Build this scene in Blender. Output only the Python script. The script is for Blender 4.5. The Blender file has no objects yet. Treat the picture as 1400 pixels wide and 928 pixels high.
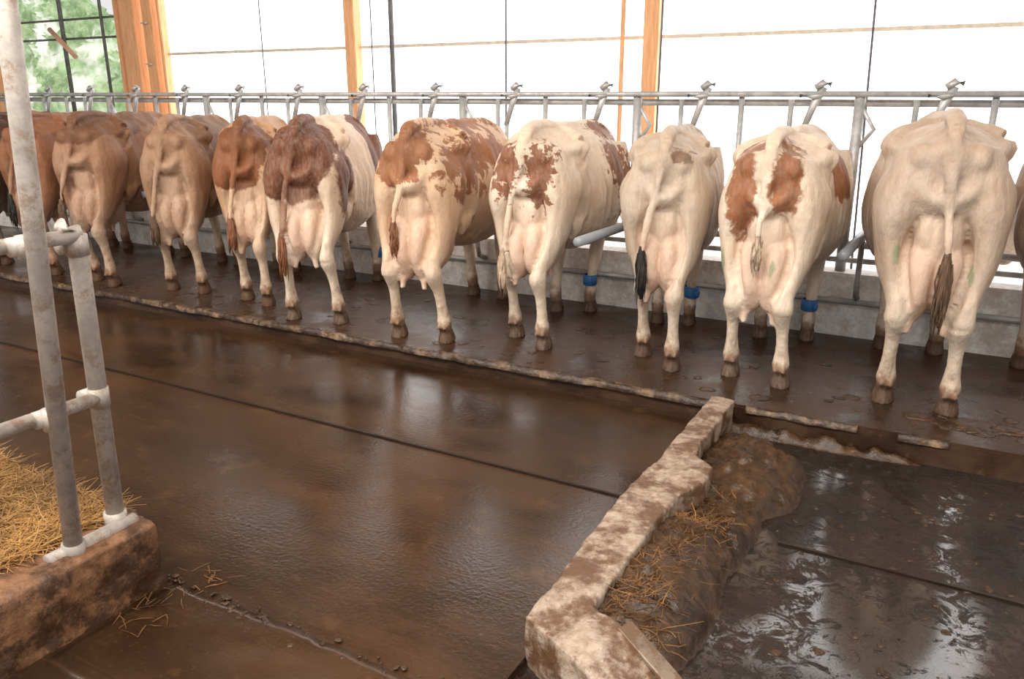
import bpy, bmesh, math, random, time
from mathutils import Vector, Matrix, noise
C=bpy.context; D=bpy.data; S=C.scene
random.seed(7)
def link(o):
    S.collection.objects.link(o); return o
def mesh_obj(name,verts,faces,mat=None,smooth=True,parent=None):
    m=D.meshes.new(name); m.from_pydata([tuple(v) for v in verts],[],faces); m.update()
    if smooth:
        for p in m.polygons: p.use_smooth=True
    o=D.objects.new(name,m); link(o)
    if mat: m.materials.append(mat)
    if parent: o.parent=parent
    return o
def bm_obj(name,bm,mat=None,smooth=False,parent=None):
    bmesh.ops.recalc_face_normals(bm,faces=bm.faces[:])
    m=D.meshes.new(name); bm.to_mesh(m); bm.free()
    if smooth:
        for p in m.polygons: p.use_smooth=True
    o=D.objects.new(name,m); link(o)
    if mat: m.materials.append(mat)
    if parent: o.parent=parent
    return o
def tag(o,label=None,cat=None,kind=None,group=None):
    if label:o["label"]=label
    if cat:o["category"]=cat
    if kind:o["kind"]=kind
    if group:o["group"]=group
    return o
# ---------------------------------------------------------------- node helpers
class NT:
    def __init__(s,name):
        s.m=D.materials.new(name); s.m.use_nodes=True; s.t=s.m.node_tree; s.t.nodes.clear()
        s.out=s.n('ShaderNodeOutputMaterial'); s.b=s.n('ShaderNodeBsdfPrincipled')
        s.l(s.b.outputs[0],s.out.inputs[0]); s.tc=s.n('ShaderNodeTexCoord')
    def n(s,t,**k):
        x=s.t.nodes.new(t)
        for a,b in k.items(): setattr(x,a,b)
        return x
    def l(s,a,b): s.t.links.new(a,b)
    def put(s,v,sock):
        if hasattr(v,'is_output') : s.l(v,sock)
        elif isinstance(v,(tuple,list)):
            v=tuple(v)
            sock.default_value = v+(1,) if len(v)==3 and len(sock.default_value)==4 else v
        else: sock.default_value=v
    def mapping(s,scale=(1,1,1),coord='Object'):
        m=s.n('ShaderNodeMapping'); m.inputs['Scale'].default_value=scale
        s.l(s.tc.outputs[coord],m.inputs[0]); return m.outputs[0]
    def noise(s,sc,detail=4,rough=.55,vec=None,dist=0):
        x=s.n('ShaderNodeTexNoise'); x.inputs['Scale'].default_value=sc; x.inputs['Detail'].default_value=detail
        x.inputs['Roughness'].default_value=rough; x.inputs['Distortion'].default_value=dist
        s.l(vec if vec else s.tc.outputs['Object'],x.inputs['Vector']); return x.outputs['Fac']
    def rng(s,v,a,b,c=0,d=1):
        x=s.n('ShaderNodeMapRange'); x.interpolation_type='SMOOTHSTEP'
        s.put(v,x.inputs[0]); x.inputs[1].default_value=a; x.inputs[2].default_value=b
        x.inputs[3].default_value=c; x.inputs[4].default_value=d; return x.outputs[0]
    def mix(s,f,a,b,mode='MIX'):
        x=s.n('ShaderNodeMix'); x.data_type='RGBA'; x.blend_type=mode
        s.put(f,x.inputs[0]); s.put(a,x.inputs[6]); s.put(b,x.inputs[7]); return x.outputs[2]
    def math(s,op,a,b=0.0):
        x=s.n('ShaderNodeMath'); x.operation=op; s.put(a,x.inputs[0]); s.put(b,x.inputs[1]); return x.outputs[0]
    def attr(s,name):
        x=s.n('ShaderNodeAttribute'); x.attribute_name=name; return x.outputs['Fac']
    def bump(s,h,strength=.3,dist=.01,prev=None):
        x=s.n('ShaderNodeBump'); x.inputs['Strength'].default_value=strength; x.inputs['Distance'].default_value=dist
        s.l(h,x.inputs['Height'])
        if prev: s.l(prev,x.inputs['Normal'])
        s.l(x.outputs[0],s.b.inputs['Normal']); return x.outputs[0]
    def set(s,**k):
        for a,b in k.items(): s.put(b,s.b.inputs[a.replace('_',' ')])
# ---------------------------------------------------------------- materials
def mat_floor_wet():
    s=NT('wet_brown_floor')
    st=s.mapping((.7,1.3,1)); n1=s.noise(1.8,6,.6,st); n2=s.noise(7,7,.65); n3=s.noise(.7,3,.5)
    scr=s.noise(3,5,.6,s.mapping((.5,20,1)))
    c=s.mix(s.rng(n1,.35,.65),(.024,.0105,.0045),(.062,.028,.011))
    c=s.mix(s.rng(n3,.42,.62,0,.6),c,(.028,.014,.0065))
    c=s.mix(s.rng(scr,.54,.70,0,.25),c,(.095,.048,.02))
    c=s.mix(s.rng(n2,.56,.70,0,.45),c,(.10,.048,.019))
    fine=s.noise(60,3,.6)
    c=s.mix(s.rng(fine,.6,.7,0,.25),c,(.12,.065,.028))
    r=s.rng(s.math('ADD',s.math('MULTIPLY',n1,.5),s.math('MULTIPLY',n3,.6)),.42,.72,.15,.42)
    s.set(Base_Color=c,Roughness=r); s.b.inputs['Specular IOR Level'].default_value=.5
    b=s.bump(scr,.08,.003); b=s.bump(n2,.15,.006,b); s.bump(fine,.3,.003,b)
    return s.m
def mat_platform():
    s=NT('platform_concrete_wet')
    n1=s.noise(2.5,6,.65); n2=s.noise(11,6,.65); f=s.noise(70,3)
    c=s.mix(s.rng(n1,.35,.65),(.028,.0135,.007),(.066,.034,.0175))
    c=s.mix(s.rng(n2,.58,.7,0,.7),c,(.12,.064,.031))
    s.set(Base_Color=c,Roughness=s.rng(n1,.35,.65,.2,.5)); s.b.inputs['Specular IOR Level'].default_value=.4
    b=s.bump(n2,.35,.012); s.bump(f,.3,.004,b); return s.m
def mat_pit():
    s=NT('slurry_floor')
    n1=s.noise(2.2,8,.68,None,.6); n2=s.noise(9,8,.74,None,.5); n3=s.noise(34,5,.75); n4=s.noise(11,9,.85,None,1.0)
    c=s.mix(s.rng(n1,.4,.6),(.014,.007,.0038),(.046,.022,.010))
    c=s.mix(s.rng(n2,.54,.66,0,.7),c,(.085,.045,.022))
    wet=s.math('ADD',s.math('MULTIPLY',n1,.35),s.math('MULTIPLY',n4,.65))
    r=s.rng(wet,.47,.53,.14,.6)
    s.set(Base_Color=c,Roughness=r); s.b.inputs['Specular IOR Level'].default_value=.8
    s.put(s.rng(wet,.48,.51,1,0),s.b.inputs['Coat Weight']); s.b.inputs['Coat Roughness'].default_value=.11; s.b.inputs['Coat IOR'].default_value=1.7
    b=s.bump(n2,1.0,.08); s.bump(n3,1.0,.05,b); return s.m
def mat_concrete(name,light,dark,thr=.5,rough=.6,dirt=(.06,.033,.018),w=.08,mf=.5,sc=4):
    s=NT(name)
    n1=s.noise(sc,9,.75); n2=s.noise(22,6,.7); n3=s.noise(90,3)
    c=s.mix(s.rng(n2,.35,.65,0,mf*2),light,dark)
    c=s.mix(s.rng(n1,thr-w,thr+w),c,dirt)
    c=s.mix(s.rng(n3,.62,.7,0,.5),c,dirt)
    s.set(Base_Color=c,Roughness=s.rng(n1,.4,.6,rough,rough*.6))
    b=s.bump(n2,.6,.012); s.bump(n3,.4,.004,b); return s.m
def mat_metal(name,col=(.42,.41,.40),lo=.6,hi=.7,rough=.45,spot=(.16,.085,.045)):
    s=NT(name)
    n=s.noise(9,6,.65); n2=s.noise(12,8,.8)
    c=s.mix(s.rng(n,.35,.65),col,tuple(x*.68 for x in col))
    c=s.mix(s.rng(n2,lo,hi,0,.8),c,spot)
    s.set(Base_Color=c,Metallic=s.rng(n2,.5,.7,.45,.1),Roughness=s.rng(n,.3,.7,rough,rough+.2))
    s.bump(n2,.25,.003); return s.m
def mat_wood(name,a,b):
    s=NT(name)
    g=s.noise(6,6,.6,s.mapping((6,6,.5)),.6)
    c=s.mix(s.rng(g,.35,.65),a,b)
    s.set(Base_Color=c,Roughness=.6); s.bump(g,.2,.004); return s.m
def mat_plain(name,col,rough=.6,var=.25,sc=12,metal=0):
    s=NT(name); n=s.noise(sc,4,.6)
    s.set(Base_Color=s.mix(s.rng(n,.3,.7),col,tuple(x*(1-var) for x in col)),Roughness=rough,Metallic=metal); s.bump(n,.15,.004); return s.m
def mat_curtain():
    s=NT('translucent_curtain')
    n=s.noise(.6,3,.5,s.mapping((1,1,.4)))
    c=s.mix(s.rng(n,.3,.7),(1,1,1),(.96,.97,.99))
    s.set(Base_Color=(.8,.8,.8),Roughness=.7)
    s.l(c,s.b.inputs['Emission Color']); s.b.inputs['Emission Strength'].default_value=2.8; return s.m  # daylight behind the curtain is put in as emission
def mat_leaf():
    s=NT('glowing_leaves'); n=s.noise(2.2,6,.7); n2=s.noise(1,3,.5)
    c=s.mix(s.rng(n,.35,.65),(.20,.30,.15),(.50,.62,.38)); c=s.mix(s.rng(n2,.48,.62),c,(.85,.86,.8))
    s.set(Base_Color=c,Roughness=.7); s.l(c,s.b.inputs['Emission Color']); s.b.inputs['Emission Strength'].default_value=.5  # emission stands in for daylight on the leaves
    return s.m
M_floor=mat_floor_wet(); M_plat=mat_platform(); M_pit=mat_pit()
M_kerb=mat_concrete('kerb_concrete',(.50,.40,.32),(.31,.22,.155),.50,.5,(.14,.070,.037),.08,.45,6)
M_block=mat_concrete('block_concrete_dirty',(.27,.13,.06),(.14,.065,.03),.49,.6,(.06,.027,.012),.07,.45,5)
M_lip=mat_concrete('worn_lip_concrete',(.27,.17,.10),(.14,.08,.04),.47,.4,(.04,.02,.01),.06)
M_wall=mat_concrete('feed_wall_concrete',(.86,.84,.82),(.66,.63,.61),.56,.7,(.50,.44,.38),.08,.5,3)
M_table=mat_concrete('feed_table_concrete',(.78,.77,.76),(.65,.64,.63),.8,.7,(.4,.36,.3))
M_galv=mat_metal('galvanised_steel',(.50,.50,.50),.66,.75)
M_pole=mat_metal('dirty_galvanised_pole',(.58,.52,.47),.50,.62,.55,(.30,.20,.135))
M_dark=mat_metal('dark_steel',(.14,.14,.14),.7,.8)
M_cab=mat_plain('cable_grey',(.12,.12,.13),.6)
M_seam=mat_plain('dark_brown_seam',(.020,.011,.006),.4,.4,10)
M_wood=mat_wood('orange_timber',(.80,.43,.21),(.64,.32,.15))
M_curt=mat_curtain(); M_leaf=mat_leaf()
M_straw=mat_plain('straw_blades',(.46,.24,.07),.6,.65,3)
M_strawd=mat_plain('soiled_straw',(.24,.11,.036),.6,.7,6)
M_strawbed=mat_plain('straw_mat',(.26,.125,.036),.8,.6,30)
M_manure=mat_concrete('manure',(.085,.042,.017),(.042,.020,.009),.55,.35,(.022,.011,.005))
M_band=mat_plain('blue_plastic_band',(.03,.17,.45),.45,.3,30)
M_hose=mat_plain('grey_plastic',(.30,.32,.35),.4,.1,10)
M_rust=mat_plain('rope_orange',(.80,.48,.33),.7,.3,10)
M_ceil=mat_plain('roof_boards',(.30,.19,.11),.8,.3,3)
# ---------------------------------------------------------------- geometry helpers
def box(name,x0,x1,y0,y1,z0,z1,mat,parent=None,bev=0):
    bm=bmesh.new(); bmesh.ops.create_cube(bm,size=1)
    bmesh.ops.scale(bm,vec=(x1-x0,y1-y0,z1-z0),verts=bm.verts)
    bmesh.ops.translate(bm,vec=((x0+x1)/2,(y0+y1)/2,(z0+z1)/2),verts=bm.verts)
    if bev: bmesh.ops.bevel(bm,geom=bm.edges[:],offset=bev,segments=2,affect='EDGES')
    return bm_obj(name,bm,mat,False,parent)
def crom(pts,sub):
    out=[]; n=len(pts); dim=len(pts[0])
    for i in range(n-1):
        p0=pts[max(i-1,0)];p1=pts[i];p2=pts[i+1];p3=pts[min(i+2,n-1)]
        for k in range(sub):
            t=k/sub
            out.append(tuple(.5*((2*p1[d])+(-p0[d]+p2[d])*t+(2*p0[d]-5*p1[d]+4*p2[d]-p3[d])*t*t+(-p0[d]+3*p1[d]-3*p2[d]+p3[d])*t**3) for d in range(dim)))
    out.append(tuple(pts[-1])); return out
def tube_geo(pts,seg=12,egg=0,sup=2.0,side=Vector((1,0,0)),sub=1):
    if sub>1: pts=crom(pts,sub)
    V=[];F=[];n=len(pts)
    c=[Vector(p[:3]) for p in pts]
    for i,p in enumerate(pts):
        t=(c[min(i+1,n-1)]-c[max(i-1,0)])
        t=t.normalized() if t.length>1e-6 else Vector((0,1,0))
        sd=side-t*side.dot(t)
        if sd.length<1e-3: sd=Vector((0,1,0))-t*t.y
        sd.normalize(); up=sd.cross(t).normalized()
        if up.z<-.01 and abs(t.z)<.7: up=-up
        eg=p[5] if len(p)>5 else egg; sp=p[6] if len(p)>6 else sup
        for k in range(seg):
            a=2*math.pi*k/seg; ca,sa=math.cos(a),math.sin(a)
            if sp!=2:
                ca=math.copysign(abs(ca)**(2/sp),ca); sa=math.copysign(abs(sa)**(2/sp),sa)
            V.append(c[i]+sd*(p[3]*ca*(1-eg*sa))+up*(p[4]*sa))
    for i in range(n-1):
        for k in range(seg):
            a=i*seg+k;b=i*seg+(k+1)%seg
            F.append((a,b,b+seg,a+seg))
    V.append(c[0]);V.append(c[-1])
    for k in range(seg):
        F.append((len(V)-2,(k+1)%seg,k)); F.append((len(V)-1,(n-1)*seg+k,(n-1)*seg+(k+1)%seg))
    return V,F
def pipe(name,pts,r,mat,parent=None,seg=14,sub=1,side=Vector((1,0,0))):
    V,F=tube_geo([tuple(p)+(r,r) for p in pts],seg,0,2,side,sub)
    return mesh_obj(name,V,F,mat,True,parent)
class Acc:
    def __init__(s): s.V=[];s.F=[]
    def add(s,vf):
        o=len(s.V); s.V+=list(vf[0]); s.F+=[tuple(i+o for i in f) for f in vf[1]]
def ell(c,r,seg=14,rings=9):
    V=[];F=[]
    V.append(Vector((c[0],c[1],c[2]+r[2])))
    for i in range(1,rings):
        th=math.pi*i/rings
        for k in range(seg):
            a=2*math.pi*k/seg
            V.append(Vector((c[0]+r[0]*math.sin(th)*math.cos(a),c[1]+r[1]*math.sin(th)*math.sin(a),c[2]+r[2]*math.cos(th))))
    V.append(Vector((c[0],c[1],c[2]-r[2])))
    for k in range(seg): F.append((0,1+k,1+(k+1)%seg))
    for i in range(rings-2):
        for k in range(seg):
            a=1+i*seg+k;b=1+i*seg+(k+1)%seg; F.append((a,a+seg,b+seg,b))
    L=len(V)-1;s0=1+(rings-2)*seg
    for k in range(seg): F.append((L,s0+(k+1)%seg,s0+k))
    return V,F
def remesh(name,V,F,vox,smooth=4):
    m=D.meshes.new('tmp'); m.from_pydata([tuple(v) for v in V],[],F); m.update()
    bm=bmesh.new(); bm.from_mesh(m); bmesh.ops.recalc_face_normals(bm,faces=bm.faces[:]); bm.to_mesh(m); bm.free()
    o=D.objects.new('tmp',m); link(o)
    md=o.modifiers.new('r','REMESH'); md.mode='VOXEL'; md.voxel_size=vox
    if smooth:
        sm=o.modifiers.new('s','SMOOTH'); sm.factor=.5; sm.iterations=smooth
    dg=C.evaluated_depsgraph_get()
    me=D.meshes.new_from_object(o.evaluated_get(dg)); me.name=name
    D.objects.remove(o); D.meshes.remove(m)
    for p in me.polygons: p.use_smooth=True
    return me
def prism(poly,z0,z1):
    n=len(poly)
    V=[Vector((x,y,z0)) for x,y in poly]+[Vector((x,y,z1)) for x,y in poly]
    F=[tuple(range(n-1,-1,-1)),tuple(range(n,2*n))]+[(i,(i+1)%n,(i+1)%n+n,i+n) for i in range(n)]
    return V,F
# ---------------------------------------------------------------- cows (built first, while the scene is light)
def cow_mat(name,base,patch,nsc=3.5,namp=.5,warm=(.66,.35,.23),pinkf=.9):
    s=NT(name)
    n=s.noise(2.6,4,.55); fine=s.noise(55,4,.6,s.mapping((1,1,.35))); md=s.noise(9,5,.6)
    c=s.mix(s.rng(n,.3,.7),base,tuple(x*y for x,y in zip(base,(.82,.74,.66))))
    c=s.mix(s.rng(md,.5,.75,0,.45),c,tuple(x*y for x,y in zip(base,(.68,.54,.42))))
    c=s.mix(s.attr('pale'),c,(.80,.65,.51))
    pn=s.noise(nsc,7,.68,None,.4)
    pv=s.math('ADD',s.attr('patch'),s.math('MULTIPLY',s.math('SUBTRACT',pn,.5),namp))
    pc=s.mix(s.rng(n,.3,.7),patch,tuple(x*.6 for x in patch))
    c=s.mix(s.rng(pv,-.022,.026),c,pc)
    c=s.mix(s.math('MULTIPLY',s.attr('pink'),s.rng(md,.2,.65,pinkf,pinkf*.6)),c,warm)
    c=s.mix(s.rng(s.math('ADD',s.attr('green'),s.math('MULTIPLY',fine,.8)),.75,1.1,0,.6),c,(.15,.28,.13))
    dn=s.noise(14,6,.7)
    dv=s.math('ADD',s.attr('dirt'),s.math('MULTIPLY',s.math('SUBTRACT',dn,.5),1.5))
    c=s.mix(s.rng(dv,.28,.85,0,.9),c,(.18,.082,.038))
    c=s.mix(s.rng(s.attr('dirt'),1.0,1.12,0,.85),c,(.060,.028,.014))
    c=s.mix(s.rng(fine,.3,.75,0,.28),c,tuple(x*.5 for x in base))
    s.set(Base_Color=c,Roughness=.6); s.b.inputs['Specular IOR Level'].default_value=.3
    b=s.bump(s.noise(6,6,.62,s.mapping((1.6,1,.7))),.6,.035); s.bump(fine,.4,.006,b)
    return s.m
RELIEF=[(.27,.47,1.18,.13,-.050),(.085,-.02,1.36,.06,-.016),(.15,.10,1.33,.09,-.026),(.20,.20,.90,.06,-.026),(.24,.14,1.05,.09,.024),(.09,-.12,1.04,.05,-.012),(.22,-.02,1.16,.07,-.014),(.20,.02,.80,.05,-.012),(.20,-.06,.98,.07,.010),(.29,.62,1.24,.10,-.024),(.17,.03,.58,.04,-.012),(.27,.05,1.20,.07,-.016),(.165,.02,.66,.05,-.012),(.14,.30,1.36,.07,-.010)]
def make_cow(cfg):
    hl,hr,fL,fR=[Vector((p[0],p[1],0)) for p in cfg['feet']]
    hm=(hl+hr)/2; fm=(fL+fR)/2; d=fm-hm; yaw=math.atan2(-d.x,d.y)
    hm=hm+Vector((cfg.get('lean',0),0,0))
    s=cfg['h']/1.45; wf=cfg.get('w',1.0)
    R=Matrix.Rotation(-yaw,3,'Z')
    loc=[(R@(p-hm))/s for p in (hl,hr,fL,fR)]
    a=Acc()
    be=cfg.get('belly',1.0)
    TR=[(0,-.145,1.20,.05,.08,0,2.2),(0,-.125,1.20,.125,.145,-.02,2.3),(0,-.05,1.17,.19,.205,-.05,2.4),(0,.10,1.125,.240,.265,-.06,2.5),(0,.24,1.075,.262,.325,-.06,2.5),(0,.40,1.01,.272,.385,-.02,2.3),(0,.58,.97,.295*be,.42,.06,2.25),(0,.78,.955,.318*be,.43,.12,2.2),(0,.98,.965,.315*be,.425,.14,2.2),(0,1.18,1.0,.275,.395,.12,2.2),(0,1.36,1.05,.22,.345,.1,2.2),(0,1.47,1.1,.13,.24,.1,2),(0,1.52,1.1,.05,.1,0,2)]
    a.add(tube_geo([(p[0],p[1],p[2],p[3]*wf)+p[4:] for p in TR],32,sub=3))
    a.add(tube_geo([(0,-.10,1.36,.04,.045),(0,.0,1.395,.042,.05),(0,.15,1.41,.042,.04),(0,.4,1.40,.045,.03),(0,.75,1.39,.05,.035),(0,1.2,1.385,.06,.04)],12,sub=2))
    for sx in (-1,1):
        x=lambda v: sx*v*wf
        a.add(tube_geo([(x(.05),.40,1.365,.03,.04),(x(.14),.34,1.345,.045,.045),(x(.205),.28,1.31,.05,.055),(x(.235),.25,1.25,.04,.06),(x(.24),.24,1.20,.015,.02)],12,side=Vector((0,1,0)),sub=2))
        a.add(tube_geo([(x(.215),.25,1.275,.05,.055),(x(.19),.12,1.25,.05,.05),(x(.145),.0,1.235,.05,.05),(x(.11),-.05,1.22,.03,.03)],12,side=Vector((1,0,0)),sub=2))
        a.add(ell((x(.108),-.085,1.235),(.058,.070,.078),16,11))
        foot=loc[0] if sx<0 else loc[1]
        dx=foot.x-sx*.155; dy=foot.y
        J=lambda px,py,pz,ra,rb,k:(x(px)+dx*k,py+dy*k,pz,ra,rb)
        a.add(tube_geo([J(.13,.06,1.27,.07,.15,0),J(.155,.05,1.16,.105,.18,0),J(.175,.045,1.04,.110,.195,.03),J(.190,.045,.93,.094,.185,.12),J(.195,.025,.82,.076,.155,.25),J(.187,-.015,.71,.060,.118,.38),J(.168,-.060,.62,.046,.082,.5),J(.152,-.105,.55,.040,.064,.6),J(.143,-.115,.495,.056,.062,.66),J(.143,-.093,.44,.050,.050,.72),J(.148,-.055,.37,.036,.043,.8),J(.153,-.025,.26,.033,.038,.88),J(.155,-.005,.185,.041,.045,.95),J(.156,.0,.135,.050,.051,1),J(.156,.02,.09,.042,.045,1),J(.158,.03,.05,.050,.060,1),J(.160,.035,.0,.060,.076,1)],16,sub=2))
        a.add(ell((x(.143)+dx*.6,-.154+dy*.6,.555),(.018,.022,.055),10,7))
        for q in (-1,1): a.add(ell((x(.156)+dx+q*.024,-.048+dy,.112),(.014,.016,.02),8,6))
        a.add(tube_geo([J(.19,.26,1.15,.09,.15,0),J(.212,.33,.98,.08,.13,0),J(.212,.36,.83,.055,.085,.1),J(.197,.22,.74,.045,.075,.2)],14,sub=2))
        foot=loc[2] if sx<0 else loc[3]
        dx=foot.x-sx*.13; dy=foot.y-1.12
        a.add(tube_geo([J(.17,1.25,1.25,.08,.12,0),J(.20,1.22,1.05,.10,.17,0),J(.19,1.14,.86,.085,.14,.1),J(.165,1.10,.70,.065,.09,.3),J(.15,1.10,.56,.050,.062,.5),J(.14,1.11,.45,.052,.058,.68),J(.138,1.11,.38,.044,.048,.78),J(.134,1.11,.25,.036,.040,.9),J(.132,1.105,.15,.046,.050,1),J(.13,1.12,.09,.042,.047,1),J(.13,1.135,.045,.050,.060,1),J(.13,1.14,0,.056,.070,1)],16,sub=2))
        u=cfg.get('udder',1.0)
        a.add(ell((x(.050),-.02,.90),(.052,.10,.17),14,9))
        a.add(ell((x(.060),-.035,.69-.04*u),(.080*u,.135,.195*u),18,13))
        a.add(ell((x(.066),.16,.71-.04*u),(.088*u,.19,.18*u),16,11))
        for yy in (-.08,.14):
            zb=.69-.04*u-.185*u+(.03 if yy>0 else 0)
            a.add(tube_geo([(x(.066),yy,zb+.05,.034,.034),(x(.074),yy-.005,zb-.015,.022,.022),(x(.080),yy-.01,zb-.060,.018,.018)],8))
        a.add(tube_geo([(sx*.07,1.98,.93,.02,.03),(sx*.14,1.96,.93,.022,.05),(sx*.21,1.95,.90,.018,.04),(sx*.25,1.95,.87,.012,.015)],10,side=Vector((0,0,1)),sub=2))
    a.add(ell((0,.0,.86),(.07,.125,.24),16,11))
    a.add(tube_geo([(0,1.2,1.12,.20,.30),(0,1.42,1.12,.145,.25),(0,1.62,1.07,.105,.19),(0,1.82,.99,.085,.14),(0,1.96,.92,.082,.115),(0,2.05,.86,.10,.11),(0,2.14,.77,.10,.105),(0,2.24,.64,.078,.085),(0,2.33,.52,.06,.066),(0,2.39,.45,.066,.058),(0,2.42,.41,.05,.035)],18,.05,sub=2))
    tx=cfg.get('tail',0.0); tz=cfg.get('tz',.72); yo=-.03 if abs(tx)<.08 else .0
    T=[(0,.02,1.395),(0,-.07,1.395),(0,-.130,1.35),(tx*.1,-.150,1.26),(tx*.3,-.155,1.12),(tx*.6,-.162,.98),(tx*.88,-.175+yo,tz+.1),(tx,-.180+yo,tz)]
    rr=[(.05,.035),(.050,.034),(.042,.029),(.032,.022),(.026,.020),(.023,.019),(.020,.018),(.018,.018)]
    a.add(tube_geo([p+r for p,r in zip(T,rr)],12,sub=3))
    me=remesh('cow',a.V,a.F,cfg.get('vox',.013),2)
    rnd=Vector((cfg['seed']*13.1,0,0))
    nv=len(me.vertices); A={k:[0.0]*nv for k in ('patch','pale','pink','dirt','green')}
    pats=cfg.get('pat',[]); greens=cfg.get('green',[]); D0=cfg.get('dirt',1.0)
    cl=lambda v:max(0.,min(1.,v))
    nors=[v.normal.copy() for v in me.vertices]
    for i,v in enumerate(me.vertices):
        c=v.co; x,y,z=c
        n=noise.noise(c*5+rnd)
        if .46<z<1.0:
            tt=cl((z-.46)/.54); xc=(.075+.055*math.sin(math.pi*min(1,(1-tt)*1.0+.12)))*u**.5
        else: xc=.1
        if z>.46 and y<1.0:
            am=0
            for rx,ry,rz,r,k in RELIEF:
                q=((abs(x)-rx*wf)**2+(y-ry)**2+(z-rz)**2)/(r*r)
                if q<5: am+=k*math.exp(-q)
            ontail=abs(x-tx*cl((1.3-z)/.5))<.03 and y<-.165
            if y<.02 and z<1.0 and not ontail:
                e=cl((.95-z)/.20)*cl((z-.52)/.06)
                am-=.026*e*math.exp(-((abs(x)-xc)/.019)**2)
                am-=.007*e*cl((.8-z)/.15)*math.exp(-(x/.016)**2)
                if abs(x)<xc: am+=.008*e
            if .6<y<1.3 and .75<z<1.25: am+=.006*math.sin(y*55)*cl((abs(x)-.2)/.08)
            am+=.009*noise.noise(c*5+rnd)+.006*noise.noise(Vector((x*16,y*16,z*6))+rnd)
            v.co=c+nors[i]*am
        pv=-1.0
        for P in pats:
            dd=1-math.sqrt(((x-P[0])/P[3])**2+((y-P[1])/P[4])**2+((z-P[2])/P[5])**2)
            dd*=min(P[3],P[5])*2.2
            pv=max(pv,dd)
        A['patch'][i]=pv
        pale=cl((.72-z)/.28)*.75
        if abs(x)<.16 and y<.35 and z<1.1: pale=max(pale,.4*cl((1.1-z)/.2))
        A['pale'][i]=cl(pale+n*.2)*cfg.get('palef',1.0)
        pk=0
        if .40<z<1.0 and y<.42:
            pk=cl((xc+.02-abs(x))/.045)*(.3+.7*cl((.92-z)/.25))*cl((1.0-z)/.12)
            if y>.05: pk=max(pk,cl((.17-abs(x))/.03)*cl((.62-z)/.05)) if z<.62 else pk
        A['pink'][i]=pk
        dd=.50*cl((.52-z)/.35)+.7*cl((.17-z)/.10)
        if y<0 and .95<z<1.35: dd+=.28*cl(1-abs(x)/.10)
        if y<.1 and .6<z<1.0 and abs(x)>.15: dd+=.12
        if y>1.9 and z<.5: dd=.6
        A['dirt'][i]=dd*D0
        g=0
        for G in greens:
            if y<.12: g=max(g,1-math.sqrt(((x-G[0])/G[2])**2+((z-G[1])/G[3])**2))
        A['green'][i]=max(0,g)
    for k,vals in A.items():
        at=me.attributes.new(k,'FLOAT','POINT'); at.data.foreach_set('value',vals)
    me.materials.append(cow_mat('coat_%d'%cfg['seed'],cfg['base'],cfg.get('pc',(.3,.1,.04)),cfg.get('ns',3.5),cfg.get('na',.35),cfg.get('warm',(.68,.42,.30)),cfg.get('pf',.85)))
    o=D.objects.new('cow',me); link(o); o.location=hm; o.rotation_euler=(0,0,yaw); o.scale=(s,s,s)
    tag(o,cfg['label'],'cow',group='row of dairy cows at the feeding fence')
    ac=Acc(); r0=random.Random(cfg['seed'])
    Lw=cfg.get('sl',.24); ys=-.180+yo; k0=cfg.get('sw',1.0)
    ac.add(tube_geo([(tx,ys+.002,tz+.05,.014,.014),(tx,ys,tz-.02,.024*k0,.020*k0),(tx+.004,ys,tz-Lw*.45,.030*k0,.024*k0),(tx+.006,ys,tz-Lw*.8,.019*k0,.016*k0),(tx+.008,ys,tz-Lw,.006,.006)],12,sub=3))
    for q in range(70):
        an=r0.uniform(0,6.28); ra=.026*k0*math.sqrt(r0.random()); z0=tz-r0.uniform(-.02,Lw*.5); l=r0.uniform(.45,1.0)*Lw*.75
        bx=tx+math.cos(an)*ra; by=ys+math.sin(an)*ra*.8
        ac.add(tube_geo([(bx,by,z0,.004,.004),(bx+math.cos(an)*.010,by+math.sin(an)*.008,z0-l*.5,.004,.004),(bx+math.cos(an)*.004+r0.uniform(-.008,.008),by,z0-l,.001,.001)],5))
    sw=mesh_obj('tail_switch',ac.V,ac.F,cfg.get('swm',M_sw),True,o); sw["label"]=cfg.get('swl','brown tail switch')
    if cfg.get('band'):
        f=loc[3]; bx,by=f.x,f.y-.01
        bm=Acc(); seg=20; V=[];F=[]
        for zz,r in ((.21,.047),(.215,.055),(.25,.056),(.285,.055),(.29,.047)):
            for k in range(seg):
                an=2*math.pi*k/seg; V.append(Vector((bx+math.cos(an)*r*.95,by+math.sin(an)*r,zz)))
        for j in range(4):
            for k in range(seg): F.append((j*seg+k,j*seg+(k+1)%seg,(j+1)*seg+(k+1)%seg,(j+1)*seg+k))
        bm.add((V,F)); bm.add(ell((bx+.04,by-.035,.25),(.02,.02,.03),10,7))
        b=mesh_obj('leg_band',bm.V,bm.F,M_band,True,o); b["label"]='blue plastic identification band'
    return o
def hair(n,c):
    s=NT(n); f=s.noise(60,3,.6,s.mapping((3,3,.3))); s.set(Base_Color=s.mix(s.rng(f,.35,.65),c,tuple(x*.5 for x in c)),Roughness=.6); return s.m
M_sw=hair('switch_brown',(.14,.075,.04)); M_swb=hair('switch_black',(.02,.015,.012)); M_swr=hair('switch_red',(.28,.11,.05)); M_swc=hair('switch_cream',(.62,.46,.33))
cream=(.82,.70,.58)
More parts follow.
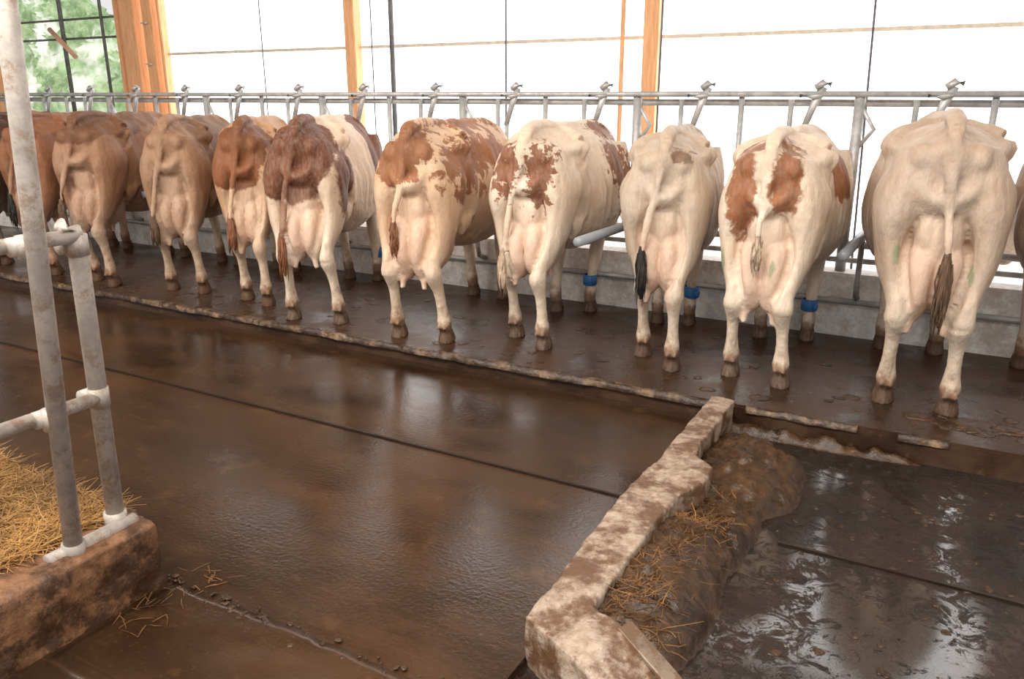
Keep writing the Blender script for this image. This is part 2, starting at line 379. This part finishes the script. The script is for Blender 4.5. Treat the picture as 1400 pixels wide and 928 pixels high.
cows=[
 dict(seed=1,h=1.49,w=1.05,feet=[(-.22,4.42),(.06,4.37),(-.33,5.44),(-.04,5.48)],base=(.56,.45,.37),tail=.035,tz=.78,sl=.3,udder=1.0,lean=-.01,
   green=[(-.17,.80,.035,.10),(.15,.72,.025,.09)],label='pale fawn dairy cow with brown tail switch seen from behind'),
 dict(seed=2,h=1.40,w=1.02,feet=[(-1.04,4.44),(-.76,4.38),(-1.07,5.32),(-.79,5.40)],base=cream,pc=(.36,.13,.05),ns=7,na=.4,tail=-.02,tz=.88,sl=.18,sw=.7,swm=M_swc,swl='cream tail switch',band=1,udder=1.15,lean=.01,
   pat=[(-.14,-.1,1.12,.08,.3,.24),(.09,-.1,1.17,.08,.3,.20),(.30,.7,1.15,.12,.3,.16),(-.05,.05,1.33,.2,.15,.05)],green=[(-.22,.72,.03,.12),(.06,.70,.025,.12)],label='cream cow with red-brown rump patches and blue leg band'),
 dict(seed=3,h=1.39,w=.93,feet=[(-1.62,4.54),(-1.36,4.36),(-1.80,5.32),(-1.57,5.38)],base=(.60,.50,.41),pc=(.28,.16,.10),ns=9,na=.4,tail=-.10,tz=.72,sl=.27,swm=M_swb,swl='black tail switch',band=1,
   pat=[(.08,.0,1.28,.07,.2,.04)],label='slim pale beige cow with black tail switch and blue band'),
 dict(seed=4,h=1.41,w=1.0,feet=[(-2.50,4.52),(-2.22,4.36),(-2.56,5.26),(-2.34,5.38)],base=(.82,.70,.58),pc=(.30,.11,.05),ns=17,na=.75,tail=-.13,tz=.62,sl=.22,sw=.8,swm=M_swc,swl='cream tail switch',band=1,lean=.02,
   pat=[(-.13,-.1,1.17,.10,.2,.18),(.10,-.08,1.12,.10,.2,.20),(.3,.95,1.15,.14,.22,.2),(.3,1.15,.9,.12,.25,.25),(.15,1.1,1.36,.2,.25,.08)],label='cream cow with small red-brown spots and blue leg band'),
 dict(seed=5,h=1.42,w=.99,feet=[(-3.18,4.13),(-2.84,4.18),(-3.38,5.40),(-3.10,5.40)],base=(.74,.53,.37),pc=(.36,.14,.058),ns=9,na=.85,tail=-.08,tz=.80,sl=.2,sw=.8,swm=M_swr,swl='red-brown tail switch',udder=1.15,
   pat=[(-.06,-.1,1.25,.21,.3,.19),(.26,.25,1.18,.10,.35,.20),(.27,.75,1.25,.12,.35,.20),(.1,.7,1.42,.18,.5,.08)],label='cream and red-brown mottled cow with large udder'),
 dict(seed=6,h=1.43,w=.95,feet=[(-4.12,4.12),(-3.74,4.20),(-4.66,5.38),(-4.38,5.45)],base=(.82,.68,.55),pc=(.19,.058,.024),ns=4.5,na=.32,tail=-.13,tz=.62,sl=.25,sw=.9,swm=M_swr,swl='red-brown tail switch',band=1,lean=-.02,
   pat=[(-.05,.0,1.18,.30,.35,.34),(.23,.10,.98,.10,.20,.24),(.22,1.1,1.2,.3,.26,.35),(-.2,.5,1.1,.2,.6,.4),(-.12,-.19,.85,.05,.05,.35)],label='dark red-brown and white patched cow with blue leg band'),
 dict(seed=7,h=1.41,w=.82,feet=[(-4.86,4.36),(-4.54,4.33),(-5.52,5.36),(-5.26,5.39)],base=(.60,.37,.22),pc=(.27,.095,.038),ns=6,na=.4,tail=-.1,tz=.7,swm=M_swr,swl='red-brown tail switch',pf=.6,
   pat=[(-.05,0,1.20,.27,.35,.32),(.25,.5,1.0,.12,.4,.2)],label='red-brown cow with cream legs and pale flank'),
 dict(seed=8,h=1.41,w=.88,feet=[(-5.65,4.30),(-5.30,4.36),(-6.23,5.34),(-5.96,5.34)],base=(.38,.23,.145),tail=-.14,tz=.66,swm=M_sw,palef=.55,pf=.45,band=1,warm=(.48,.29,.20),label='fawn brown cow with a pale rump',pc=(.26,.14,.08),ns=4,pat=[(.15,.6,1.2,.3,.6,.3)]),
 dict(seed=9,h=1.43,w=.92,feet=[(-6.52,4.22),(-6.18,4.16),(-7.02,5.36),(-6.74,5.36)],base=(.36,.20,.12),tail=-.16,tz=.7,swm=M_sw,palef=.6,pf=.5,warm=(.46,.28,.19),label='tan brown cow with lighter hind legs',pc=(.22,.10,.05),ns=4,pat=[(0,.1,1.35,.3,.9,.15)]),
 dict(seed=10,h=1.42,w=.90,feet=[(-7.36,4.25),(-7.04,4.2),(-7.90,5.36),(-7.63,5.36)],base=(.28,.12,.06),tail=-.12,tz=.7,swm=M_swb,palef=.4,pf=.4,swl='black tail switch',label='reddish brown cow behind the pipe rail'),
 dict(seed=11,h=1.41,w=.90,feet=[(-8.2,4.3),(-7.9,4.25),(-8.75,5.36),(-8.47,5.36)],base=(.08,.04,.03),tail=-.09,tz=.7,swm=M_swb,palef=.3,pf=.3,swl='black tail switch',label='dark brown cow at the end of the row'),
 dict(seed=12,h=1.41,w=.98,feet=[(.60,4.42),(.90,4.38),(.42,5.42),(.68,5.42)],base=(.50,.37,.28),tail=.09,tz=.7,label='light tan cow partly out of view'),
]
for c in cows: make_cow(c)
def rough(name,geos,mat,vox=.014,amp=.012,sc=6,smooth=2,extra=None):
    a=Acc()
    for g in geos:a.add(g)
    me=remesh(name,a.V,a.F,vox,smooth)
    for v in me.vertices:
        n=v.normal.copy()
        d=noise.noise(v.co*sc)*amp+noise.noise(v.co*sc*4)*amp*.4
        v.co+=n*d
        if extra: extra(v)
    me.materials.append(mat); o=D.objects.new(name,me); return link(o)
outline=[(-1.01,3.95),(-.89,3.95),(-.885,3.30),(-.86,3.20),(-.77,3.12),(-.76,2.97),(-.82,2.82),(-.825,1.98),(-.68,1.93),(-.42,1.79),(-.30,1.62),(-.46,1.52),(-.64,1.66),(-.82,1.75),(-.98,1.84),(-1.005,2.40),(-1.02,2.80),(-1.02,2.95),(-1.00,3.06),(-1.01,3.4)]
def kx(v):
    if v.co.y<1.95 and v.co.x>-.72 and v.co.z>-.1: v.co.z-=min(.09,(v.co.x+.72)*.35)
    if v.co.z>0: v.co.z+=.010*noise.noise(Vector((v.co.x*3,v.co.y*2.5,4)))
kerb=rough('concrete_kerb',[prism(outline,-.22,.045)],M_kerb,.010,.008,11,1,kx)
tag(kerb,'worn stained concrete kerb dividing the alley from the slurry pit','concrete kerb')
V,F=tube_geo([(-.70,1.935,.045,.028,.010),(-.55,1.86,.000,.028,.010),(-.34,1.72,-.04,.028,.010)],12,0,6,Vector((1,1,0)))
ep=mesh_obj('edge_plate',V,F,mat_metal('worn_edge_steel',(.33,.26,.20),.44,.56,.4),False,kerb); ep["label"]='worn steel edge plate'
AL=-.10; PIT=-.13
blk=rough('concrete_block',[prism([(-2.56,-.6),(-2.285,-.6),(-2.265,1.56),(-2.56,1.58)],AL-.04,.145)],M_block,.014,.016,8,1)
tag(blk,'brown stained concrete block edging the straw bed','concrete block')
def blades(name,n,pos,mat,L=(.06,.18),w=.0022,tilt=.35):
    V=[];F=[]
    for i in range(n):
        p=Vector(pos()); a=random.uniform(0,2*math.pi); l=random.uniform(*L); e=random.gauss(0,tilt)
        d=Vector((math.cos(a)*math.cos(e),math.sin(a)*math.cos(e),abs(math.sin(e)))); s=Vector((-math.sin(a),math.cos(a),random.uniform(-.4,.4)))*w
        b=Vector((random.uniform(-.2,.2),random.uniform(-.2,.2),random.uniform(-.15,.05)))*l
        k=len(V); q1=p+d*l*.5+b*.4; q2=p+d*l+Vector((0,0,b.z))
        V+=[p-s,p+s,q1+s,q1-s,q2+s*.6,q2-s*.6]; F+=[(k,k+1,k+2,k+3),(k+3,k+2,k+4,k+5)]
    return mesh_obj(name,V,F,mat,False)
def hfield(name,x0,x1,y0,y1,step,fn,mat,base,jit=0):
    nx=max(3,int((x1-x0)/step)+1); ny=max(3,int((y1-y0)/step)+1); V=[];F=[]
    for j in range(ny):
        for i in range(nx):
            x=x0+(x1-x0)*i/(nx-1); y=y0+(y1-y0)*j/(ny-1); V.append((x,y,fn(x,y)))
    for j in range(ny-1):
        for i in range(nx-1):
            a=j*nx+i; F.append((a,a+1,a+1+nx,a+nx))
    ring=[i for i in range(nx)]+[j*nx+nx-1 for j in range(1,ny)]+[(ny-1)*nx+i for i in range(nx-2,-1,-1)]+[j*nx for j in range(ny-2,0,-1)]
    o=len(V)
    for r in ring: V.append((V[r][0],V[r][1],base))
    m=len(ring)
    for k in range(m): F.append((ring[k],o+k,o+(k+1)%m,ring[(k+1)%m]))
    if jit:
        V=[(x,y+noise.noise(Vector((x*5,0,z*8)))*jit+noise.noise(Vector((x*22,3,z*20)))*jit*.5,z) for x,y,z in V]
    return mesh_obj(name,V,F,mat,True)
# ---------------------------------------------------------------- setting
fl=box('floor',-22,-.98,-2,4.0,AL-.3,AL,M_floor); tag(fl,kind='structure')
f2=box('floor.001',-.98,5,-2,4.0,PIT-.3,PIT,M_pit); tag(f2,kind='structure')
f3=box('floor.002',-22,5,4.0,5.62,-.4,0,M_plat,bev=.012); tag(f3,kind='structure')
f4=box('floor.003',-22,5,5.82,12,-.4,.10,M_table); tag(f4,kind='structure')
g0=box('floor.004',-30,10,12,30,-.6,.0,mat_plain('outdoor_ground',(.6,.65,.5),.9,.3,2)); tag(g0,kind='structure')
lip=hfield('trim_1',-14,-1.0,3.974,4.014,.013,lambda x,y:.003+.011*noise.noise(Vector((x*6,y*9,0)))+.006*noise.noise(Vector((x*30,y*30,0))),M_lip,-.035,.016); tag(lip,kind='structure')
for j,(x0,x1) in enumerate(((-.84,-.30),(-.12,.10))):
    lp=hfield('trim_%d'%(j+5),x0,x1,3.988,4.012,.010,lambda x,y:.002+.010*noise.noise(Vector((x*9,y*9,0))),M_lip,-.03,.012); tag(lp,kind='structure')
w=box('wall_feed',-22,5,5.62,5.82,-.1,.42,M_wall,bev=.015); tag(w,kind='structure')
for i,(x0,x1,z) in enumerate([(-14,-1.05,AL),(-.45,4,PIT)]):
    o=box('scraper_rail',x0,x1,2.930,2.950,z-.02,z+.008,M_seam,bev=.003)
    tag(o,'dark brown scraper guide rail set in the wet floor','floor rail',group='scraper guide rails')
sl=hfield('trim_3',-2.24,.1,1.1,1.58,.03,lambda x,y:AL+.007+.004*noise.noise(Vector((x*8,y*8,0))),M_floor,AL-.03,.015); tag(sl,kind='structure')
cg=box('ceiling',-22,6,-6,9.3,5.2,5.3,M_ceil); tag(cg,kind='structure')  # unseen barn roof, added to keep sky reflections off the wet floor
posts=[-15.9,-11.7,-7.44,-3.24,.96,5.0]
YB=9.0
for i in range(1,5):
    x0,x1=posts[i],posts[i+1]
    o=box('window_%d'%i,x0+.06,x1-.06,YB+.05,YB+.08,.1,5.0,M_curt); tag(o,kind='structure')
for x in posts[2:5]+[posts[0]]:
    e=box('wooden_post',x-.085,x+.085,YB-.12,YB+.04,.1,5.2,M_wood,bev=.01)
    tag(e,'orange-brown timber post against the bright curtain wall','post',group='timber wall posts')
e=D.objects.new('timber_column',None); link(e); e.location=(-11.7,YB,.1)
tag(e,'wide orange timber column with steel brackets at the barn wall','column')
for dx,wd,yy in ((-.42,.1,0),(-.1,.34,-.05),(.28,.22,.02),(.5,.06,.06)):
    o=box('board',-11.7+dx-wd/2,-11.7+dx+wd/2,YB-.15+yy,YB+.03+yy*.3,.1,5.2,M_wood,bev=.01); o.parent=e; o.matrix_parent_inverse=Matrix.Translation(-e.location)
for z in (2.0,2.6):
    o=box('bracket',-11.48,-11.38,YB-.20,YB-.14,z,z+.02,M_galv); o.parent=e; o.matrix_parent_inverse=Matrix.Translation(-e.location)
o=box('trim_4',-11.2,5,YB-.0,YB+.04,2.14,2.18,mat_plain('beige_rail',(.72,.62,.5),.6)); tag(o,kind='structure')
for x,y,r,m,lb in ((-6.6,8.7,.032,M_dark,'grey steel tube'),(-5.0,8.8,.012,M_cab,'thin grey cable'),(-3.55,8.85,.025,M_wood,'thin timber batten'),(-8.95,8.8,.009,M_cab,'thin cable'),(-7.0,8.8,.009,M_cab,'thin cable')):
    o=pipe('hanging_cable' if r<.02 else 'upright',[(x,y,.1),(x,y,5.2)],r,m); tag(o,lb+' standing in front of the bright curtain wall',"cable" if r<.02 else 'upright')
for pts in (((-.72,6.9,.1),(-.87,6.9,5.2)),((-2.42,6.9,.1),(-2.42,6.9,5.2))):
    o=pipe('hanging_cable',pts,.009,M_cab); tag(o,'thin grey cable hanging behind the feeding fence','cable')
wf=D.objects.new('window_frame',None); link(wf); tag(wf,'dark steel bars across an open window with greenery behind','window frame')
for a,b,r in (((-13.6,8.9,.1),(-13.6,8.9,5.2),.035),((-15.8,8.95,2.45),(-12.3,8.95,2.45),.018),((-15.8,8.95,2.75),(-12.3,8.95,2.75),.018),((-12.55,8.9,.1),(-12.55,8.9,5.2),.025)):
    pipe('bar',[a,b],r,M_dark,wf)
pipe('brace',[(-13.8,8.8,2.6),(-13.2,8.8,2.15)],.04,M_rust,wf)
V=[];F=[]
for k in range(7):
    x=-23+k*2.1; y=14.5+random.uniform(-.5,.8)
    for q in range(900):
        u=Vector((random.gauss(0,1),random.gauss(0,1),random.gauss(0,1))).normalized()
        p=Vector((x,y,2.2))+Vector((u.x*1.5,u.y*.8,u.z*2.1))*random.uniform(.8,1.05)
        a=Vector((random.uniform(-1,1),random.uniform(-1,1),random.uniform(-1,1))).normalized()*.16; b=a.orthogonal().normalized()*.09
        n=len(V); V+=[p-a,p+b,p+a,p-b]; F.append((n,n+1,n+2,n+3))
    el=ell((x,y,2.1),(1.35,.7,2.05),16,10); off=len(V); V+=el[0]; F+=[tuple(i+off for i in f) for f in el[1]]
o=mesh_obj('hedge',V,F,M_leaf,False); tag(o,'green leafy hedge with added glow outside the barn window','hedge',kind='stuff')
# ---------------------------------------------------------------- feeding fence
YF=5.72
fe=D.objects.new('feeding_fence',None); link(fe); fe.location=(0,YF,.42)
tag(fe,'galvanised steel headlock feeding fence standing on the concrete curb','feeding fence')
def fp(name,pts,r,m=M_galv,sub=1,seg=10):
    o=pipe(name,pts,r,m,None,seg,sub); o.parent=fe; o.matrix_parent_inverse=Matrix.Translation(-fe.location); return o
fp('top_rail',[(-14,YF-.03,1.555),(2,YF-.03,1.555)],.020)
fp('top_rail',[(-14,YF+.05,1.50),(2,YF+.05,1.50)],.024)
fp('bottom_rail',[(-14,YF,.60),(2,YF,.60)],.024)
fp('bottom_rail',[(-14,YF-.03,.50),(2,YF-.03,.50)],.018)
for k in range(18):
    x=-.223-.745*k+.745
    fp('post' if k%2==0 else 'upright_bar',[(x+.30,YF,.42),(x+.30,YF,1.56)],.034 if k%2==0 else .020)
    fp('upright_bar',[(x-.12,YF,.60),(x-.12,YF,1.52)],.018)
    V,F=tube_geo([(x-.02,YF-.03,1.36,.017,.017),(x-.03,YF-.03,1.1,.017,.017),(x+.12,YF-.03,.62,.017,.017)],10)
    a=Acc(); a.add((V,F))
    a.add(tube_geo([(x-.03,YF-.03,1.32,.02,.02),(x+.02,YF-.03,1.47,.024,.016),(x+.075,YF-.03,1.60,.028,.018)],10))
    a.add(tube_geo([(x+.03,YF-.045,1.595,.02,.022),(x+.075,YF-.045,1.625,.025,.028),(x+.125,YF-.045,1.615,.02,.016)],10))
    a.add(tube_geo([(x-.06,YF-.045,1.545,.012,.02),(x+.02,YF-.045,1.54,.02,.03),(x+.08,YF-.045,1.55,.012,.02)],8))
    o=mesh_obj('locking_lever',a.V,a.F,M_galv); o.parent=fe; o.matrix_parent_inverse=Matrix.Translation(-fe.location)
    if k%2==0:
        fp('brace',[(x+.30,YF,1.2),(x+.40,YF,1.34),(x+.30,YF,1.5)],.014)
for k in range(6):
    x=-.53-1.43*k; y0=4.30 if k==1 else 4.6
    V,F=tube_geo([(x,y0,.72,.030,.030),(x,5.2,.71,.030,.030),(x,5.6,.70,.030,.030),(x,5.7,.70,.030,.030)],14)
    o=mesh_obj('stall_divider_pipe',V,F,M_hose); tag(o,'grey steel stall divider pipe reaching out from the fence','divider pipe',group='stall divider pipes')
    V,F=tube_geo([(x,5.5,.70,.018,.018),(x,5.5,.38,.018,.018),(x,5.52,.3,.018,.018),(x,5.61,.27,.018,.018)],10)
    mesh_obj('bracket',V,F,M_galv,True,o)
wp=pipe('wall_pipe',[(-14,5.597,.24),(3,5.597,.24)],.020,M_galv); tag(wp,'grey galvanised pipe running along the low concrete wall','pipe')
# ---------------------------------------------------------------- manure and straw
def heap(x,y):
    e=1+.15*noise.noise(Vector((x*6,y*6,9)))
    f=lambda cx,cy,rx,ry,h: h*max(0,1-((x-cx)/(rx*e))**2-((y-cy)/(ry*e))**2)**.55
    z=max(f(-.76,2.35,.23,.58,.17),f(-.72,3.38,.27,.44,.14),f(-.70,2.9,.17,.5,.09),f(-.6,3.99,.6,.07,.05))
    k=min(1,z/.04)
    return PIT-.004+z+(noise.noise(Vector((x*8,y*8,0)))*.035+noise.noise(Vector((x*22,y*22,3)))*.024+noise.noise(Vector((x*60,y*60,3)))*.011)*k
hp=hfield('manure_heap',-.98,.3,1.75,3.98,.012,heap,M_manure,PIT-.05); tag(hp,'dark wet manure and soiled straw heaped beside the kerb','manure',kind='stuff')
def ph():
    while True:
        x=random.gauss(-.73,.07);y=random.choice((random.uniform(1.95,2.9),random.gauss(2.1,.12),random.gauss(2.85,.1)))
        if -.82<x<-.57 and y>1.93: return (x,y,heap(x,y)+.001)
tag(blades('soiled_straw',1100,ph,M_strawd,(.02,.07),.0013,.15),'soiled brown straw pressed into the manure','straw',kind='stuff')
tag(blades('loose_straw',40,ph,M_straw,(.04,.12),.0013,.3),'a few loose golden straws on the manure','straw',kind='stuff')
def clods(name,n,reg,lab,size=(.008,.03),fl=.5,mat=None):
    a=Acc()
    for i in range(n):
        x,y,z=reg(); r=random.uniform(*size)
        vf=ell((0,0,0),(r*random.uniform(.8,1.6),r*random.uniform(.8,1.5),r*fl),12,5)
        for v in vf[0]:
            k=1+.7*noise.noise(Vector((v.x/r*1.5+i*7,v.y/r*1.5,0)))
            v.x=v.x*k+x; v.y=v.y*k+y; v.z+=z
        a.add(vf)
    o=mesh_obj(name,a.V,a.F,mat or M_manure); tag(o,lab,'manure',kind='stuff'); return o
clods('manure_smears',110,lambda:(random.uniform(-7,.6),random.uniform(4.05,4.25)+random.random()**2*1.0,0.001),'flat wet manure smears on the standing platform',(.012,.04),.06)
clods('manure_crumbs',70,lambda:(random.uniform(-2.3,-1.1),1.58+random.gauss(0,.025),AL+.006),'manure crumbs along the slab joint',(.003,.010))
clods('manure_smears',34,lambda:(random.gauss(.14,.14),random.gauss(4.28,.08),0.001),'manure splattered behind the pale cow',(.02,.06),.22)
clods('manure_lumps',220,lambda:(random.uniform(-.5,1.2),random.uniform(2.0,3.9),PIT+.000),'small wet manure specks scattered over the slurry floor',(.003,.014),.4)
def bed(x,y): return .12+.05*noise.noise(Vector((x*3,y*3,0)))+.02*noise.noise(Vector((x*12,y*12,5)))+.06*min(1,max(0,(-2.55-x)*2))
sb=hfield('straw_bed',-6,-2.54,-.6,1.56,.03,bed,M_strawbed,AL); tag(sb,'deep golden straw bedding behind the concrete block','straw bedding',kind='stuff')
def pb():
    x=-2.44-abs(random.gauss(0,.6)); y=random.uniform(.8,1.56); return (x,y,max(.145,bed(x,y))+random.uniform(0,.015))
tag(blades('bedding_straw',13000,pb,M_straw,(.025,.10),.0013,.2),'loose golden straw stalks on the bedding','straw',kind='stuff')
tag(blades('loose_straw',40,lambda:(random.uniform(-2.26,-2.08),random.uniform(1.3,1.7),AL+.012),M_strawd,(.03,.08),.0015,.1),'a few straw stalks on the wet floor','straw',kind='stuff')
rl=D.objects.new('pipe_rail',None); link(rl); rl.location=(-2.36,1.4,.145); tag(rl,'dirty galvanised pipe rail with clamps fixed to the concrete block','pipe rail')
def rp(name,pts,r,sub=1,sg=18):
    o=pipe(name,pts,r,M_pole,None,sg,sub); o.parent=rl; o.matrix_parent_inverse=Matrix.Translation(-rl.location); return o
PX=lambda z:-2.340+.083*(z-.13)
rp('post',[(PX(.13),1.30,.13),(PX(2.6),1.30,2.6)],.028)
rp('post',[(-2.385,1.485,.13),(-2.36,1.485,1.10),(-2.36,1.475,1.155),(-2.36,1.44,1.17)],.029)
rp('rail',[(-2.350,-.6,1.14),(-2.350,1.49,1.14)],.022)
rp('rail',[(-2.365,-.6,.61),(-2.365,1.50,.61)],.022)
for y,z,xx in ((1.30,1.14,-2.29),(1.485,1.11,-2.36),(1.30,.61,-2.32),(1.485,.61,-2.373)):
    rp('clamp',[(xx,y,z-.032),(xx,y,z+.032)],.033)
    rp('clamp',[(xx-.03,y-.04,z),(xx-.03,y+.035,z)],.028)
rp('base_collar',[(PX(.13),1.30,.12),(PX(.18),1.30,.18)],.035)
rp('base_collar',[(-2.385,1.485,.12),(-2.385,1.485,.19)],.037)
rp('base_tube',[(-2.35,1.22,.145),(-2.35,1.53,.145)],.027)
# ---------------------------------------------------------------- light, world, camera
W=D.worlds.new('sky'); S.world=W; W.use_nodes=True
bg=W.node_tree.nodes['Background']; bg.inputs[0].default_value=(1,.98,.95,1); bg.inputs[1].default_value=.85
L=D.lights.new('key_fill','AREA'); L.shape='RECTANGLE'; L.size=11; L.size_y=2.0; L.energy=1120; L.color=(1,.95,.87)  # added lamp out of view, a soft key on the cows from the camera side
lo=D.objects.new('added_key_light',L); link(lo); lo.location=(-3,-.2,4.9); lo.rotation_euler=(math.radians(40),0,0)
cam=D.cameras.new('cam'); cam.sensor_width=36; cam.lens=1100/1400*36; cam.clip_start=.05
co=D.objects.new('camera',cam); link(co); co.location=(0,0,1.55); co.rotation_euler=(math.radians(90-16.9),0,math.radians(29.2)); S.camera=co
S.view_settings.view_transform='Standard'
